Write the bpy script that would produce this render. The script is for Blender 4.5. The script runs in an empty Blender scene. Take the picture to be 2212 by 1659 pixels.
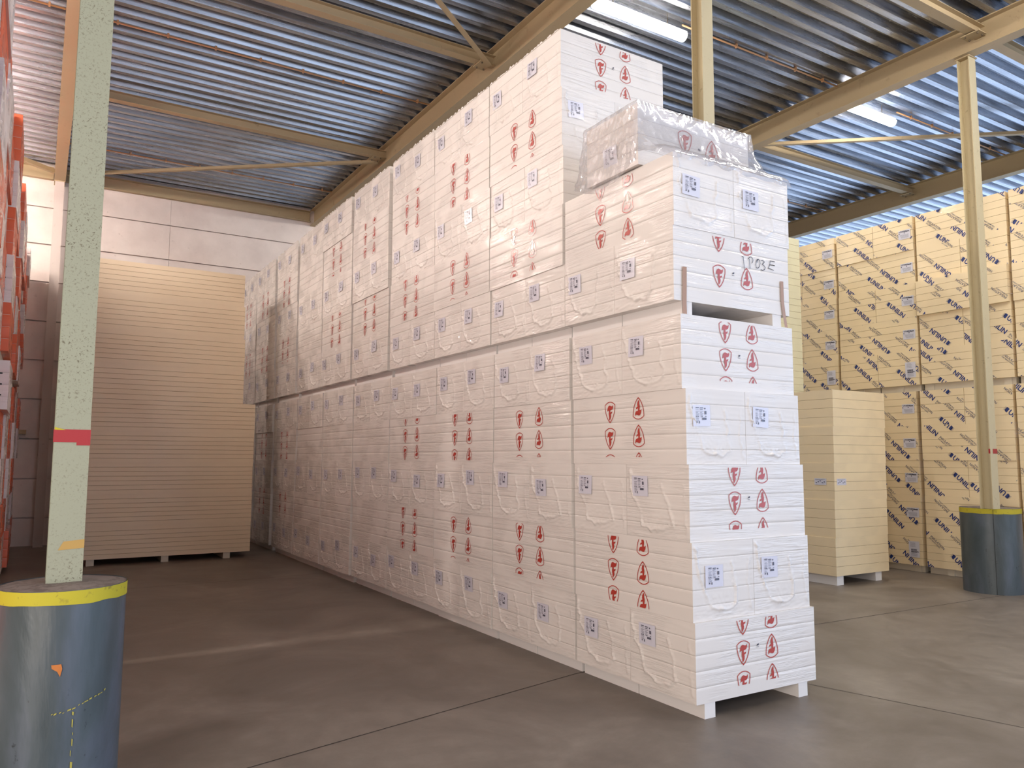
import bpy, math, random
from mathutils import Vector, Matrix, noise
from mathutils.geometry import tessellate_polygon

# ------------------------------------------------------------------ camera, world, light, exposure
sc = bpy.context.scene
W_PX, H_PX = 2212, 1659
F_PX = 1680.59
YAW, PITCH, ROLL = 0.5478984, 0.0964005, 0.003974
CAM = Vector((-3.7318, -3.8173, 1.6789))
fw = Vector((math.sin(YAW)*math.cos(PITCH), math.cos(YAW)*math.cos(PITCH), math.sin(PITCH)))
r0 = Vector((math.cos(YAW), -math.sin(YAW), 0)); u0 = r0.cross(fw)
rt = r0*math.cos(ROLL)+u0*math.sin(ROLL); up = -r0*math.sin(ROLL)+u0*math.cos(ROLL)
cam_data = bpy.data.cameras.new('camera'); cam = bpy.data.objects.new('camera', cam_data)
sc.collection.objects.link(cam); sc.camera = cam
cam_data.sensor_fit = 'HORIZONTAL'; cam_data.sensor_width = 36.0
cam_data.lens = 36.0*F_PX/W_PX; cam_data.clip_start = 0.05; cam_data.clip_end = 200
m3 = Matrix((rt, up, -fw)).transposed()
cam.matrix_world = Matrix.Translation(CAM) @ m3.to_4x4()

world = bpy.data.worlds.new('world'); sc.world = world; world.use_nodes = True
wn = world.node_tree; bg = wn.nodes['Background']
# the rest of the hall and the open doors: warm towards the left (-x), cool daylight towards the right and behind
_tc = wn.nodes.new('ShaderNodeTexCoord'); _sx = wn.nodes.new('ShaderNodeSeparateXYZ'); _mr = wn.nodes.new('ShaderNodeMapRange')
_mr.inputs['From Min'].default_value = -0.15; _mr.inputs['From Max'].default_value = 0.65
_mx = wn.nodes.new('ShaderNodeMix'); _mx.data_type = 'RGBA'
_mx.inputs[6].default_value = (0.62, 0.53, 0.475, 1); _mx.inputs[7].default_value = (1.15, 1.5, 2.1, 1)
wn.links.new(_tc.outputs['Generated'], _sx.inputs[0]); wn.links.new(_sx.outputs[0], _mr.inputs[0])
wn.links.new(_mr.outputs[0], _mx.inputs[0]); wn.links.new(_mx.outputs[2], bg.inputs[0]); bg.inputs[1].default_value = 1.25

def area(name, loc, aim, sx, sy, power, col):
    l = bpy.data.lights.new(name, 'AREA'); l.shape = 'RECTANGLE'; l.size = sx; l.size_y = sy
    l.energy = power; l.color = col
    o = bpy.data.objects.new(name, l); sc.collection.objects.link(o); o.location = loc
    o.rotation_euler = (Vector(aim)-Vector(loc)).to_track_quat('-Z', 'Y').to_euler()
    return o
# open loading doors behind the camera, to the right
area('door_daylight', (4.8, -13.0, 2.6), (4.5, 3.0, 2.6), 9.0, 4.6, 265, (0.54, 0.74, 1.0))
area('aisle_fill', (-8.2, -4.6, 1.9), (-0.2, 4.0, 1.5), 3.6, 3.4, 360, (1.0, 0.89, 0.80))  # added warm fill from low left for the row's aisle faces, no real opening

sc.view_settings.view_transform = 'Standard'; sc.view_settings.look = 'None'
sc.view_settings.exposure = 0.20; sc.view_settings.gamma = 1.0
sc.view_settings.use_curve_mapping = False
sc.cycles.max_bounces = 8; sc.cycles.diffuse_bounces = 4; sc.cycles.glossy_bounces = 3
sc.cycles.transparent_max_bounces = 12; sc.cycles.caustics_reflective = False
sc.cycles.caustics_refractive = False

# ------------------------------------------------------------------ helpers
COL = sc.collection
class MB:
    def __init__(s): s.v = []; s.f = []; s.m = []; s.sm = []
    def face(s, pts, mi=0, smooth=False):
        n = len(s.v); s.v += [tuple(p) for p in pts]; s.f.append(tuple(range(n, n+len(pts)))); s.m.append(mi); s.sm.append(smooth)
    def box(s, a, b, mi=0):
        x0, y0, z0 = a; x1, y1, z1 = b; n = len(s.v)
        s.v += [(x0,y0,z0),(x1,y0,z0),(x1,y1,z0),(x0,y1,z0),(x0,y0,z1),(x1,y0,z1),(x1,y1,z1),(x0,y1,z1)]
        for q in ((0,3,2,1),(4,5,6,7),(0,1,5,4),(1,2,6,5),(2,3,7,6),(3,0,4,7)):
            s.f.append(tuple(n+i for i in q)); s.m.append(mi); s.sm.append(False)
    def bar(s, p, q, w, h, mi=0, upv=(0, 0, 1)):
        p = Vector(p); q = Vector(q); d = (q-p).normalized(); side = d.cross(Vector(upv)).normalized(); u = side.cross(d)
        n = len(s.v)
        for c in (p, q):
            for a, b in ((-1,-1),(1,-1),(1,1),(-1,1)): s.v.append(tuple(c+side*a*w/2+u*b*h/2))
        for qd in ((0,3,2,1),(4,5,6,7),(0,1,5,4),(1,2,6,5),(2,3,7,6),(3,0,4,7)):
            s.f.append(tuple(n+i for i in qd)); s.m.append(mi); s.sm.append(False)
    def cyl(s, p, q, r, seg=12, mi=0):
        p = Vector(p); q = Vector(q); d = (q-p).normalized()
        a = d.orthogonal().normalized(); b = d.cross(a); n = len(s.v)
        for c in (p, q):
            for i in range(seg):
                t = 2*math.pi*i/seg; s.v.append(tuple(c+a*r*math.cos(t)+b*r*math.sin(t)))
        for i in range(seg):
            j = (i+1) % seg; s.f.append((n+i, n+j, n+seg+j, n+seg+i)); s.m.append(mi); s.sm.append(True)
        s.f.append(tuple(n+i for i in reversed(range(seg)))); s.m.append(mi); s.sm.append(False)
        s.f.append(tuple(n+seg+i for i in range(seg))); s.m.append(mi); s.sm.append(False)
    def grid(s, nu, nv, fn, mi=0, mfn=None, smooth=True, sfn=None):
        n = len(s.v)
        for j in range(nv+1):
            for i in range(nu+1): s.v.append(tuple(fn(i, j)))
        for j in range(nv):
            for i in range(nu):
                a = n+j*(nu+1)+i; s.f.append((a, a+1, a+nu+2, a+nu+1))
                s.m.append(mfn(i, j) if mfn else mi); s.sm.append(sfn(j) if sfn else smooth)
    def mesh(s, name, mats):
        me = bpy.data.meshes.new(name); me.from_pydata(s.v, [], s.f)
        for m in mats: me.materials.append(m)
        me.polygons.foreach_set('material_index', s.m); me.polygons.foreach_set('use_smooth', s.sm)
        me.update(); return me
    def build(s, name, mats, parent=None, loc=None):
        if not isinstance(mats, (list, tuple)): mats = [mats]
        return link(name, s.mesh(name, mats), parent, loc)
def link(name, data, parent=None, loc=None):
    o = bpy.data.objects.new(name, data); COL.objects.link(o)
    if parent is not None: o.parent = parent
    if loc is not None: o.location = loc
    return o
def tag(o, label=None, cat=None, group=None, kind=None):
    if label: o['label'] = label
    if cat: o['category'] = cat
    if group: o['group'] = group
    if kind: o['kind'] = kind
    return o
def struct(o): o['kind'] = 'structure'; return o
def copy_tree(o, parent=None):
    c = o.copy(); COL.objects.link(c); c.parent = parent
    for ch in list(o.children): copy_tree(ch, c)
    return c

# ------------------------------------------------------------------ materials
def mat(name, col, rough=0.6, metal=0.0, coat=0.0, coat_rough=0.15, emit=None, es=0.0, spec=None):
    m = bpy.data.materials.new(name); m.use_nodes = True
    b = m.node_tree.nodes['Principled BSDF']
    b.inputs['Base Color'].default_value = (*col, 1); b.inputs['Roughness'].default_value = rough
    b.inputs['Metallic'].default_value = metal; b.inputs['Coat Weight'].default_value = coat
    b.inputs['Coat Roughness'].default_value = coat_rough
    if spec is not None: b.inputs['Specular IOR Level'].default_value = spec
    if emit: b.inputs['Emission Color'].default_value = (*emit, 1); b.inputs['Emission Strength'].default_value = es
    return m
def N(m, t, **kw):
    n = m.node_tree.nodes.new(t)
    for k, v in kw.items(): setattr(n, k, v)
    return n
def L(m, a, b): m.node_tree.links.new(a, b)
def bsdf(m): return m.node_tree.nodes['Principled BSDF']
def coords(m, scale, rnd=True, kind='Object', rot=(0, 0, 0)):
    tc = N(m, 'ShaderNodeTexCoord'); mp = N(m, 'ShaderNodeMapping'); mp.inputs['Scale'].default_value = scale
    mp.inputs['Rotation'].default_value = rot
    if rnd:
        oi = N(m, 'ShaderNodeObjectInfo'); ml = N(m, 'ShaderNodeMath', operation='MULTIPLY'); ml.inputs[1].default_value = 37.0
        L(m, oi.outputs['Random'], ml.inputs[0])
        ad = N(m, 'ShaderNodeVectorMath', operation='ADD'); L(m, tc.outputs[kind], ad.inputs[0]); L(m, ml.outputs[0], ad.inputs[1])
        L(m, ad.outputs[0], mp.inputs['Vector'])
    else: L(m, tc.outputs[kind], mp.inputs['Vector'])
    return mp.outputs[0]
def noise_n(m, vec, scale=5, detail=4, rough=0.5, dist=0.0):
    n = N(m, 'ShaderNodeTexNoise'); n.inputs['Scale'].default_value = scale; n.inputs['Detail'].default_value = detail
    n.inputs['Roughness'].default_value = rough; n.inputs['Distortion'].default_value = dist
    L(m, vec, n.inputs['Vector']); return n.outputs['Fac']
def ramp(m, fac, stops):
    r = N(m, 'ShaderNodeValToRGB'); e = r.color_ramp.elements
    while len(e) < len(stops): e.new(0.5)
    for i, (p, c) in enumerate(stops):
        e[i].position = p; e[i].color = (*c, 1) if len(c) == 3 else c
    L(m, fac, r.inputs[0]); return r.outputs[0]
def mixc(m, fac, a, b, mode='MIX'):
    n = N(m, 'ShaderNodeMix', data_type='RGBA', blend_type=mode)
    if isinstance(fac, float): n.inputs[0].default_value = fac
    else: L(m, fac, n.inputs[0])
    for s, x in ((6, a), (7, b)):
        if isinstance(x, tuple): n.inputs[s].default_value = (*x, 1)
        else: L(m, x, n.inputs[s])
    return n.outputs[2]
def bump(m, h, strength, dist=0.01, target='Normal'):
    b = N(m, 'ShaderNodeBump'); b.inputs['Strength'].default_value = strength; b.inputs['Distance'].default_value = dist
    L(m, h, b.inputs['Height']); L(m, b.outputs[0], bsdf(m).inputs[target]); return b

def wrapped(name, c1, c2, gloss=0.85, bs=0.9):
    """board packs in tight stretch film: matt board below, glossy wrinkled film as coat"""
    m = mat(name, c1, 0.55, coat=gloss, coat_rough=0.09)
    v = coords(m, (1, 1, 1)); base = noise_n(m, v, 2.2, 3)
    L(m, mixc(m, base, c1, c2), bsdf(m).inputs['Base Color'])
    vs = coords(m, (2.4, 2.4, 40), rot=(0.03, 0.02, 0)); w = noise_n(m, vs, 1.0, 4, 0.6, 0.6)
    area_n = noise_n(m, coords(m, (2.1, 2.1, 2.9)), 1.0, 2)
    msk = ramp(m, area_n, [(0.43, (0, 0, 0)), (0.56, (1, 1, 1))])
    for tgt, k_, d_ in (('Coat Normal', bs, 0.013), ('Normal', 0.95*bs if bs > 0.85 else 0.06, 0.0095)):
        bn = bump(m, w, k_, d_, tgt); sm_ = N(m, 'ShaderNodeMath', operation='MULTIPLY'); L(m, msk, sm_.inputs[0]); sm_.inputs[1].default_value = k_
        L(m, sm_.outputs[0], bn.inputs['Strength'])
    cw = N(m, 'ShaderNodeMapRange'); cw.inputs['To Min'].default_value = 0.10; cw.inputs['To Max'].default_value = gloss+0.1
    L(m, msk, cw.inputs[0]); L(m, cw.outputs[0], bsdf(m).inputs['Coat Weight'])
    return m
M = {}
M['white'] = wrapped('white_wrapped_board', (0.80, 0.765, 0.735), (0.74, 0.70, 0.67))
M['seam'] = mat('board_joint', (0.58, 0.54, 0.51), 0.6, coat=0.5)
M['white_foam'] = mat('white_foam', (0.78, 0.76, 0.75), 0.7)
M['red'] = mat('red_print', (0.44, 0.045, 0.032), 0.5, coat=0.5)
M['ink'] = mat('dark_ink', (0.05, 0.05, 0.08), 0.5)
M['paper'] = mat('label_paper', (0.68, 0.68, 0.78), 0.45, coat=0.6)
M['tape'] = mat('brown_tape', (0.36, 0.17, 0.06), 0.3, coat=0.5)
M['cream_w'] = wrapped('cream_wrapped_board', (0.88, 0.73, 0.48), (0.84, 0.69, 0.45), 0.7, 0.8)
M['cream'] = wrapped('cream_board', (0.80, 0.66, 0.47), (0.74, 0.60, 0.42), 0.18, 0.3)
M['cream_seam'] = mat('cream_board_joint', (0.34, 0.22, 0.11), 0.8)
M['cream_foam'] = mat('cream_foam', (0.62, 0.56, 0.46), 0.8)
M['pale'] = wrapped('pale_green_board', (0.72, 0.70, 0.50), (0.68, 0.66, 0.48), 0.5, 0.5)
M['navy'] = mat('navy_print', (0.012, 0.035, 0.19), 0.5, coat=0.5)
M['lab_ink'] = mat('label_ink', (0.10, 0.10, 0.14), 0.5, coat=0.5)
M['grey_ink'] = mat('grey_print', (0.10, 0.11, 0.17), 0.5, coat=0.5)
M['orange'] = wrapped('orange_film', (0.72, 0.12, 0.03), (0.60, 0.09, 0.03), 0.7, 0.8)
M['pinkwhite'] = wrapped('white_loose_film', (0.78, 0.69, 0.66), (0.70, 0.61, 0.58), 0.8, 1.0)
M['black'] = mat('black_slot', (0.01, 0.01, 0.01), 0.8)

def steel_paint(name, c, speck, sc_=90, lo=0.56, hi=0.66):
    m = mat(name, c, 0.72)
    v = coords(m, (1, 1, 1), False)
    f = noise_n(m, v, sc_, 3, 0.6, 0.8); big = noise_n(m, v, 2.0, 3)
    k = ramp(m, f, [(lo, (0, 0, 0)), (hi, (1, 1, 1))])
    kb = ramp(m, big, [(0.42, (0.15,)*3), (0.62, (1, 1, 1))])
    k2 = mixc(m, 1.0, k, kb, 'MULTIPLY')
    L(m, mixc(m, k2, c, speck), bsdf(m).inputs['Base Color']); bump(m, f, 0.15, 0.003)
    return m
M['col_green'] = steel_paint('pale_green_column_paint', (0.31, 0.315, 0.225), (0.12, 0.10, 0.06))
M['col_cream'] = steel_paint('cream_column_paint', (0.54, 0.46, 0.29), (0.24, 0.18, 0.10), 14, 0.62, 0.75)
M['col_back'] = steel_paint('greyish_white_column_paint', (0.52, 0.45, 0.41), (0.30, 0.25, 0.22), 14, 0.62, 0.75)
M['beam'] = steel_paint('tan_beam_paint', (0.42, 0.325, 0.195), (0.26, 0.19, 0.11), 9, 0.62, 0.8)
M['beam_dark'] = M['beam']
M['bolt'] = mat('bolt_steel', (0.18, 0.14, 0.10), 0.5, 0.6)
M['pipe'] = mat('orange_conduit', (0.55, 0.30, 0.15), 0.5)

def galv():
    m = mat('galvanised_deck', (0.52, 0.54, 0.57), 0.34, 0.85)
    v = coords(m, (0.35, 5.0, 5.0), False); n1 = noise_n(m, v, 2.5, 4, 0.6)
    v2 = coords(m, (1, 1, 1), False); n2 = noise_n(m, v2, 14, 3)
    L(m, ramp(m, n1, [(0.3, (0.22, 0.225, 0.245)), (0.7, (0.42, 0.44, 0.485))]), bsdf(m).inputs['Base Color'])
    r = N(m, 'ShaderNodeMapRange'); r.inputs['To Min'].default_value = 0.20; r.inputs['To Max'].default_value = 0.34
    L(m, n1, r.inputs[0]); L(m, r.outputs[0], bsdf(m).inputs['Roughness'])
    return m
M['galv'] = galv()
def concrete_floor():
    m = mat('polished_concrete', (0.16, 0.13, 0.11), 0.4)
    v = coords(m, (1, 1, 1), False, 'Object')
    n1 = noise_n(m, v, 0.9, 6, 0.62, 0.6); n2 = noise_n(m, v, 7.0, 6, 0.7); n3 = noise_n(m, v, 55, 3, 0.7)
    c = ramp(m, n1, [(0.30, (0.135, 0.110, 0.090)), (0.52, (0.195, 0.163, 0.137)), (0.72, (0.265, 0.227, 0.193))])
    d = ramp(m, n2, [(0.30, (0.72, 0.72, 0.72)), (0.62, (1.08, 1.08, 1.08))])
    c = mixc(m, 0.8, c, d, 'MULTIPLY')
    e = ramp(m, n3, [(0.26, (0.55, 0.55, 0.55)), (0.36, (1, 1, 1))])
    c = mixc(m, 0.5, c, e, 'MULTIPLY')
    L(m, c, bsdf(m).inputs['Base Color'])
    r = N(m, 'ShaderNodeMapRange'); r.inputs['To Min'].default_value = 0.30; r.inputs['To Max'].default_value = 0.60
    L(m, n2, r.inputs[0]); L(m, r.outputs[0], bsdf(m).inputs['Roughness'])
    bump(m, n2, 0.05, 0.01)
    return m
M['floor'] = concrete_floor()
M['joint'] = mat('floor_joint', (0.03, 0.022, 0.018), 0.8)
def wallm():
    m = mat('painted_wall_panel', (0.56, 0.49, 0.45), 0.7)
    v = coords(m, (1, 1, 1), False); n1 = noise_n(m, v, 1.1, 5, 0.6); n2 = noise_n(m, v, 9, 4, 0.7)
    c = ramp(m, n1, [(0.3, (0.56, 0.48, 0.44)), (0.7, (0.72, 0.64, 0.59))])
    d = ramp(m, n2, [(0.24, (0.55, 0.5, 0.48)), (0.36, (1, 1, 1))])
    L(m, mixc(m, 0.6, c, d, 'MULTIPLY'), bsdf(m).inputs['Base Color']); return m
M['wall'] = wallm()
def bollard_mat():
    m = mat('bollard_grey_paint', (0.16, 0.175, 0.18), 0.38)
    v = coords(m, (1, 1, 0.35), False); n1 = noise_n(m, v, 3.2, 5, 0.6, 0.4); n2 = noise_n(m, coords(m, (1, 1, 0.6), False), 11, 5, 0.75, 0.3)
    zc = N(m, 'ShaderNodeTexCoord'); sx = N(m, 'ShaderNodeSeparateXYZ'); L(m, zc.outputs['Object'], sx.inputs[0])
    c = ramp(m, n1, [(0.30, (0.040, 0.054, 0.057)), (0.50, (0.062, 0.080, 0.090)), (0.66, (0.095, 0.112, 0.142))])
    d = ramp(m, n2, [(0.30, (0.08, 0.08, 0.08)), (0.38, (1, 1, 1)), (0.70, (1, 1, 1)), (0.76, (2.2, 2.2, 2.3))])
    mr = N(m, 'ShaderNodeMapRange'); mr.inputs['From Min'].default_value = 0.85; mr.inputs['From Max'].default_value = 0.45
    L(m, sx.outputs[2], mr.inputs[0])
    L(m, mixc(m, mr.outputs[0], c, mixc(m, 1.0, c, d, 'MULTIPLY')), bsdf(m).inputs['Base Color'])
    bump(m, n1, 0.5, 0.02); return m
M['bollard'] = bollard_mat()
M['yellow'] = steel_paint('yellow_band', (0.47, 0.40, 0.02), (0.18, 0.14, 0.03), 26, 0.6, 0.7)
M['conc_top'] = steel_paint('rough_concrete', (0.24, 0.20, 0.18), (0.12, 0.09, 0.08), 20, 0.45, 0.6)
M['opatch'] = mat('orange_mark', (0.50, 0.16, 0.03), 0.5)
M['scrape'] = mat('yellow_scrape_paint', (0.38, 0.33, 0.06), 0.6)
M['redtape'] = mat('red_tape', (0.34, 0.016, 0.018), 0.45)
M['oratape'] = mat('faded_orange_tape', (0.44, 0.27, 0.07), 0.5)
M['lamp'] = mat('lamp_diffuser', (0.9, 0.9, 0.9), 0.4, emit=(1.0, 0.93, 0.84), es=95.0)
M['lamp_w'] = mat('fill_lamp_diffuser_warm', (0.9, 0.9, 0.9), 0.4, emit=(1.0, 0.88, 0.79), es=38.0)  # for the unseen lamps added over the left aisle
M['lamp_h'] = mat('fill_lamp_diffuser', (0.9, 0.9, 0.9), 0.4, emit=(1.0, 0.87, 0.78), es=205.0)  # for the lamps added behind the left-edge stacks as fill
M['lamp_body'] = mat('lamp_housing', (0.7, 0.7, 0.7), 0.5)
def film_mat():
    m = bpy.data.materials.new('clear_loose_film'); m.use_nodes = True; nt = m.node_tree
    nt.nodes.remove(nt.nodes['Principled BSDF']); out = nt.nodes['Material Output']
    tr = N(m, 'ShaderNodeBsdfTransparent'); tr.inputs[0].default_value = (0.99, 0.99, 1.0, 1)
    gl = N(m, 'ShaderNodeBsdfGlossy'); gl.inputs['Roughness'].default_value = 0.07
    df = N(m, 'ShaderNodeBsdfTranslucent'); df.inputs[0].default_value = (0.93, 0.92, 0.95, 1)
    d2 = N(m, 'ShaderNodeBsdfDiffuse'); d2.inputs[0].default_value = (0.93, 0.92, 0.95, 1)
    v = coords(m, (1, 1, 1), False); h = noise_n(m, v, 4, 2, 0.5, 1.5)
    b = N(m, 'ShaderNodeBump'); b.inputs['Strength'].default_value = 0.5; b.inputs['Distance'].default_value = 0.02
    L(m, h, b.inputs['Height']); L(m, b.outputs[0], gl.inputs['Normal'])
    lw = N(m, 'ShaderNodeLayerWeight'); lw.inputs[0].default_value = 0.25; L(m, b.outputs[0], lw.inputs['Normal'])
    m0 = N(m, 'ShaderNodeMixShader'); m0.inputs[0].default_value = 0.5; L(m, df.outputs[0], m0.inputs[1]); L(m, d2.outputs[0], m0.inputs[2])
    m1 = N(m, 'ShaderNodeMixShader'); m1.inputs[0].default_value = 0.27
    L(m, tr.outputs[0], m1.inputs[1]); L(m, m0.outputs[0], m1.inputs[2])
    mr = N(m, 'ShaderNodeMapRange'); mr.inputs['To Min'].default_value = 0.03; mr.inputs['To Max'].default_value = 0.30
    L(m, lw.outputs['Fresnel'], mr.inputs[0])
    m2 = N(m, 'ShaderNodeMixShader'); L(m, mr.outputs[0], m2.inputs[0]); L(m, m1.outputs[0], m2.inputs[1]); L(m, gl.outputs[0], m2.inputs[2])
    L(m, m2.outputs[0], out.inputs[0]); return m
M['film'] = film_mat()

# ------------------------------------------------------------------ the setting
FX0, FX1, FY0, FY1 = -8.6, 18.0, -9.1, 13.9
b = MB(); b.box((FX0, FY0, -0.2), (FX1, FY1+0.25, 0.0)); fl = struct(b.build('floor', M['floor']))
def joint(name, pts, w=0.008):
    b = MB()
    for (x0, y0), (x1, y1) in zip(pts, pts[1:]):
        d = Vector((x1-x0, y1-y0, 0)).normalized(); s = Vector((-d.y, d.x, 0))*w/2
        p = Vector((x0, y0, 0.0015)); q = Vector((x1, y1, 0.0015))
        b.face([p-s, q-s, q+s, p+s])
    return struct(b.build(name, M['joint']))
joint('trim_1', [(-6.0, -0.1), (-2.64, 0.70), (0.0, 1.31), (3.16, 1.55), (6.34, 1.49), (12, 1.2)])
joint('trim_2', [(1.2, 0.7), (1.346, 0.156), (1.70, -1.145), (2.4, -4.0)], 0.006)
joint('trim_3', [(-6.0, 7.3), (-2.79, 7.45), (-0.96, 7.5), (0.5, 7.6)], 0.006)

# ceiling: trapezoidal steel deck, ribs along x
ZD = 7.46
b = MB(); P = 0.25; ny = int((FY1-FY0)/P); prof = []
for k in range(ny):
    y = FY1-k*P
    prof += [(y, 0.0), (y-0.085, 0.0), (y-0.125, 0.10), (y-0.160, 0.10), (y-0.164, 0.092), (y-0.168, 0.10), (y-0.210, 0.10)]
prof.append((FY1-ny*P, 0.0))
xs = [FX0+i*(FX1-FX0)/6 for i in range(7)]
b.grid(6, len(prof)-1, lambda i, j: (xs[i], prof[j][0], ZD+prof[j][1]), smooth=False)
b.face([(FX0, FY0, ZD+0.25), (FX1, FY0, ZD+0.25), (FX1, FY1, ZD+0.25), (FX0, FY1, ZD+0.25)])
struct(b.build('ceiling', M['galv']))

# back wall: horizontal precast panels with open joints and one vertical joint line
b = MB(); zs = [-0.2, 0.53, 1.27, 2.03, 2.80, 3.56, 4.33, 5.11, 5.86, 6.60, 7.72]
YW = 13.8
for i, (z0, z1) in enumerate(zip(zs, zs[1:])):
    for x0, x1 in ((FX0, -8.0), (-8.0, -1.53), (-1.53, 6.0), (6.0, FX1)):
        b.box((x0+(0 if i == len(zs)-2 else 0.003), YW, z0+0.013), (x1-0.003, YW+0.15, z1-0.013))
b.box((FX0, YW+0.06, -0.2), (FX1, YW+0.24, 7.72))
struct(b.build('wall_back', M['wall']))
b = MB(); b.box((FX0, YW-0.16, 2.12), (-3.9, YW, 2.20)); tag(b.build('wall_rail', M['beam']), 'horizontal rail on back wall beside the orange-wrapped stacks', 'rail')

# ------------------------------------------------------------------ steel frame
def hprof_y(b, x, y0, y1, zb, h, w, tf=0.014, tw=0.010):       # I beam along y, bottom at zb
    b.box((x-w/2, y0, zb), (x+w/2, y1, zb+tf)); b.box((x-w/2, y0, zb+h-tf), (x+w/2, y1, zb+h))
    b.box((x-tw/2, y0, zb+tf), (x+tw/2, y1, zb+h-tf))
def hcol(b, x, y, z0, z1, w, tf=0.011, tw=0.008):             # H column, flanges face +-y
    b.box((x-w/2, y-w/2, z0), (x+w/2, y-w/2+tf, z1)); b.box((x-w/2, y+w/2-tf, z0), (x+w/2, y+w/2, z1))
    b.box((x-tw/2, y-w/2+tf, z0), (x+tw/2, y+w/2-tf, z1))
ZB = 7.08; HB = ZD-ZB
BX = {'G0': -3.60, 'G1': 1.56, 'G2': 6.64, 'G3': 11.75}
blab = {'G0': 'tan steel roof beam above the left pale column', 'G1': 'tan steel roof beam above the white pallet row',
        'G2': 'tan steel roof beam carried by the right-hand bollard column', 'G3': 'cream steel roof beam above the blue-printed stacks'}
for k, x in BX.items():
    b = MB(); hprof_y(b, x, FY0+0.1, YW-0.01, ZB, HB, 0.19)
    tag(b.build('roof_beam', M['beam']), blab[k], 'roof beam', 'long roof beams running to the back wall')
b = MB(); b.box((FX0, YW-0.10, ZB+0.04), (FX1, YW-0.0, ZB+0.055)); b.box((FX0, YW-0.03, ZB+0.055), (FX1, YW-0.0, ZD-0.02)); b.box((FX0, YW-0.1, ZD-0.03), (FX1, YW, ZD-0.015))
# the edge beam is cut around the long beams
b = MB()
ex = [FX0]+[BX[k] for k in ('G0', 'G1', 'G2', 'G3')]+[FX1]
for i in range(5):
    x0 = ex[i]+(0.11 if i else 0); x1 = ex[i+1]-(0.11 if i < 4 else 0)
    b = MB(); b.box((x0, YW-0.12, ZB+0.08), (x1, YW-0.02, ZB+0.09)); b.box((x0, YW-0.035, ZB+0.09), (x1, YW-0.02, ZD-0.06)); b.box((x0, YW-0.12, ZD-0.07), (x1, YW-0.02, ZD-0.055))
    if i in (1,): tag(b.build('edge_beam', M['beam']), 'tan steel edge beam along top of back wall, left bay', 'edge beam')
    elif i in (2,): tag(b.build('edge_beam', M['beam']), 'tan steel edge beam on back wall behind the white row', 'edge beam')
    elif i == 0: tag(b.build('edge_beam', M['beam']), 'tan steel edge beam on back wall behind orange-wrapped stacks', 'edge beam')
def gusset(parent, x, y, z, sx, sy):
    b = MB(); b.box((x-sx, y-sy, z-0.004), (x+sx, y+sy, z+0.004)); g = b.build('gusset_plate', M['beam'], parent)
    for i, (dx, dy) in enumerate(((-.6, -.5), (.6, -.5), (-.6, .5), (.6, .5))):
        b = MB(); b.cyl((x+dx*sx, y+dy*sy, z-0.02), (x+dx*sx, y+dy*sy, z-0.004), 0.014, 8); b.build('bolt', M['bolt'], g)
gk = ['G0', 'G1', 'G2', 'G3']
bayn = {0: 'left bay', 1: 'middle bay', 2: 'right bay'}
PZ = ZD-0.15
for bay in range(3):
    xa, xb = BX[gk[bay]], BX[gk[bay+1]]
    for y, yn in ((1.32, 'nearest'), (5.38, 'second'), (9.42, 'farthest')):
        b = MB(); w = 0.13; h = 0.14; x0 = xa+0.012; x1 = xb-0.012
        b.box((x0, y-w/2, PZ-h/2), (x1, y+w/2, PZ-h/2+0.009)); b.box((x0, y-w/2, PZ+h/2-0.009), (x1, y+w/2, PZ+h/2)); b.box((x0, y-0.005, PZ-h/2+0.009), (x1, y+0.005, PZ+h/2-0.009))
        o = b.build('cross_beam', M['beam'])
        tag(o, 'thin tan cross beam between roof beams, %s bay, %s from the camera' % (bayn[bay].split()[0], yn), 'cross beam', 'thin cross beams under the steel deck')
        for xx, s in ((xa, 1), (xb, -1)):
            b = MB(); b.box((min(xx+s*0.0965, xx+s*0.28), y-0.12, PZ-0.096), (max(xx+s*0.0965, xx+s*0.28), y+0.12, PZ-0.084)); g = b.build('gusset_plate', M['beam'], o)
            for dx in (0.13, 0.24):
                for dy in (-0.08, 0.08):
                    b = MB(); b.cyl((xx+s*dx, y+dy, PZ-0.112), (xx+s*dx, y+dy, PZ-0.096), 0.013, 8); b.build('bolt', M['bolt'], g)
for (xa, ya, xb, yb, lb) in ((BX['G0'], 13.45, BX['G1'], 9.42, 'diagonal roof brace running to the back wall above the cream stack'),
                             (BX['G0'], 1.32, BX['G1'], 5.38, 'diagonal roof brace meeting the beam above the white row'),
                             (BX['G2'], 5.38, BX['G3'], 1.32, 'diagonal roof brace in the right bay, below the farther lamp'),
                             (BX['G0'], 13.45, -8.6, 9.42, 'diagonal roof brace above the orange-wrapped stacks')):
    d = Vector((xb-xa, yb-ya, 0)).normalized(); z = PZ-0.125
    p = Vector((xa, ya, z))+d*0.15; q = Vector((xb, yb, z))-d*0.15
    b = MB(); b.bar(p, q, 0.075, 0.008); b.bar(p+Vector((0, 0, 0.04))+Vector((-d.y, d.x, 0))*0.034, q+Vector((0, 0, 0.04))+Vector((-d.y, d.x, 0))*0.034, 0.008, 0.07)
    tag(b.build('roof_brace', M['beam']), lb, 'roof brace')
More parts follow.
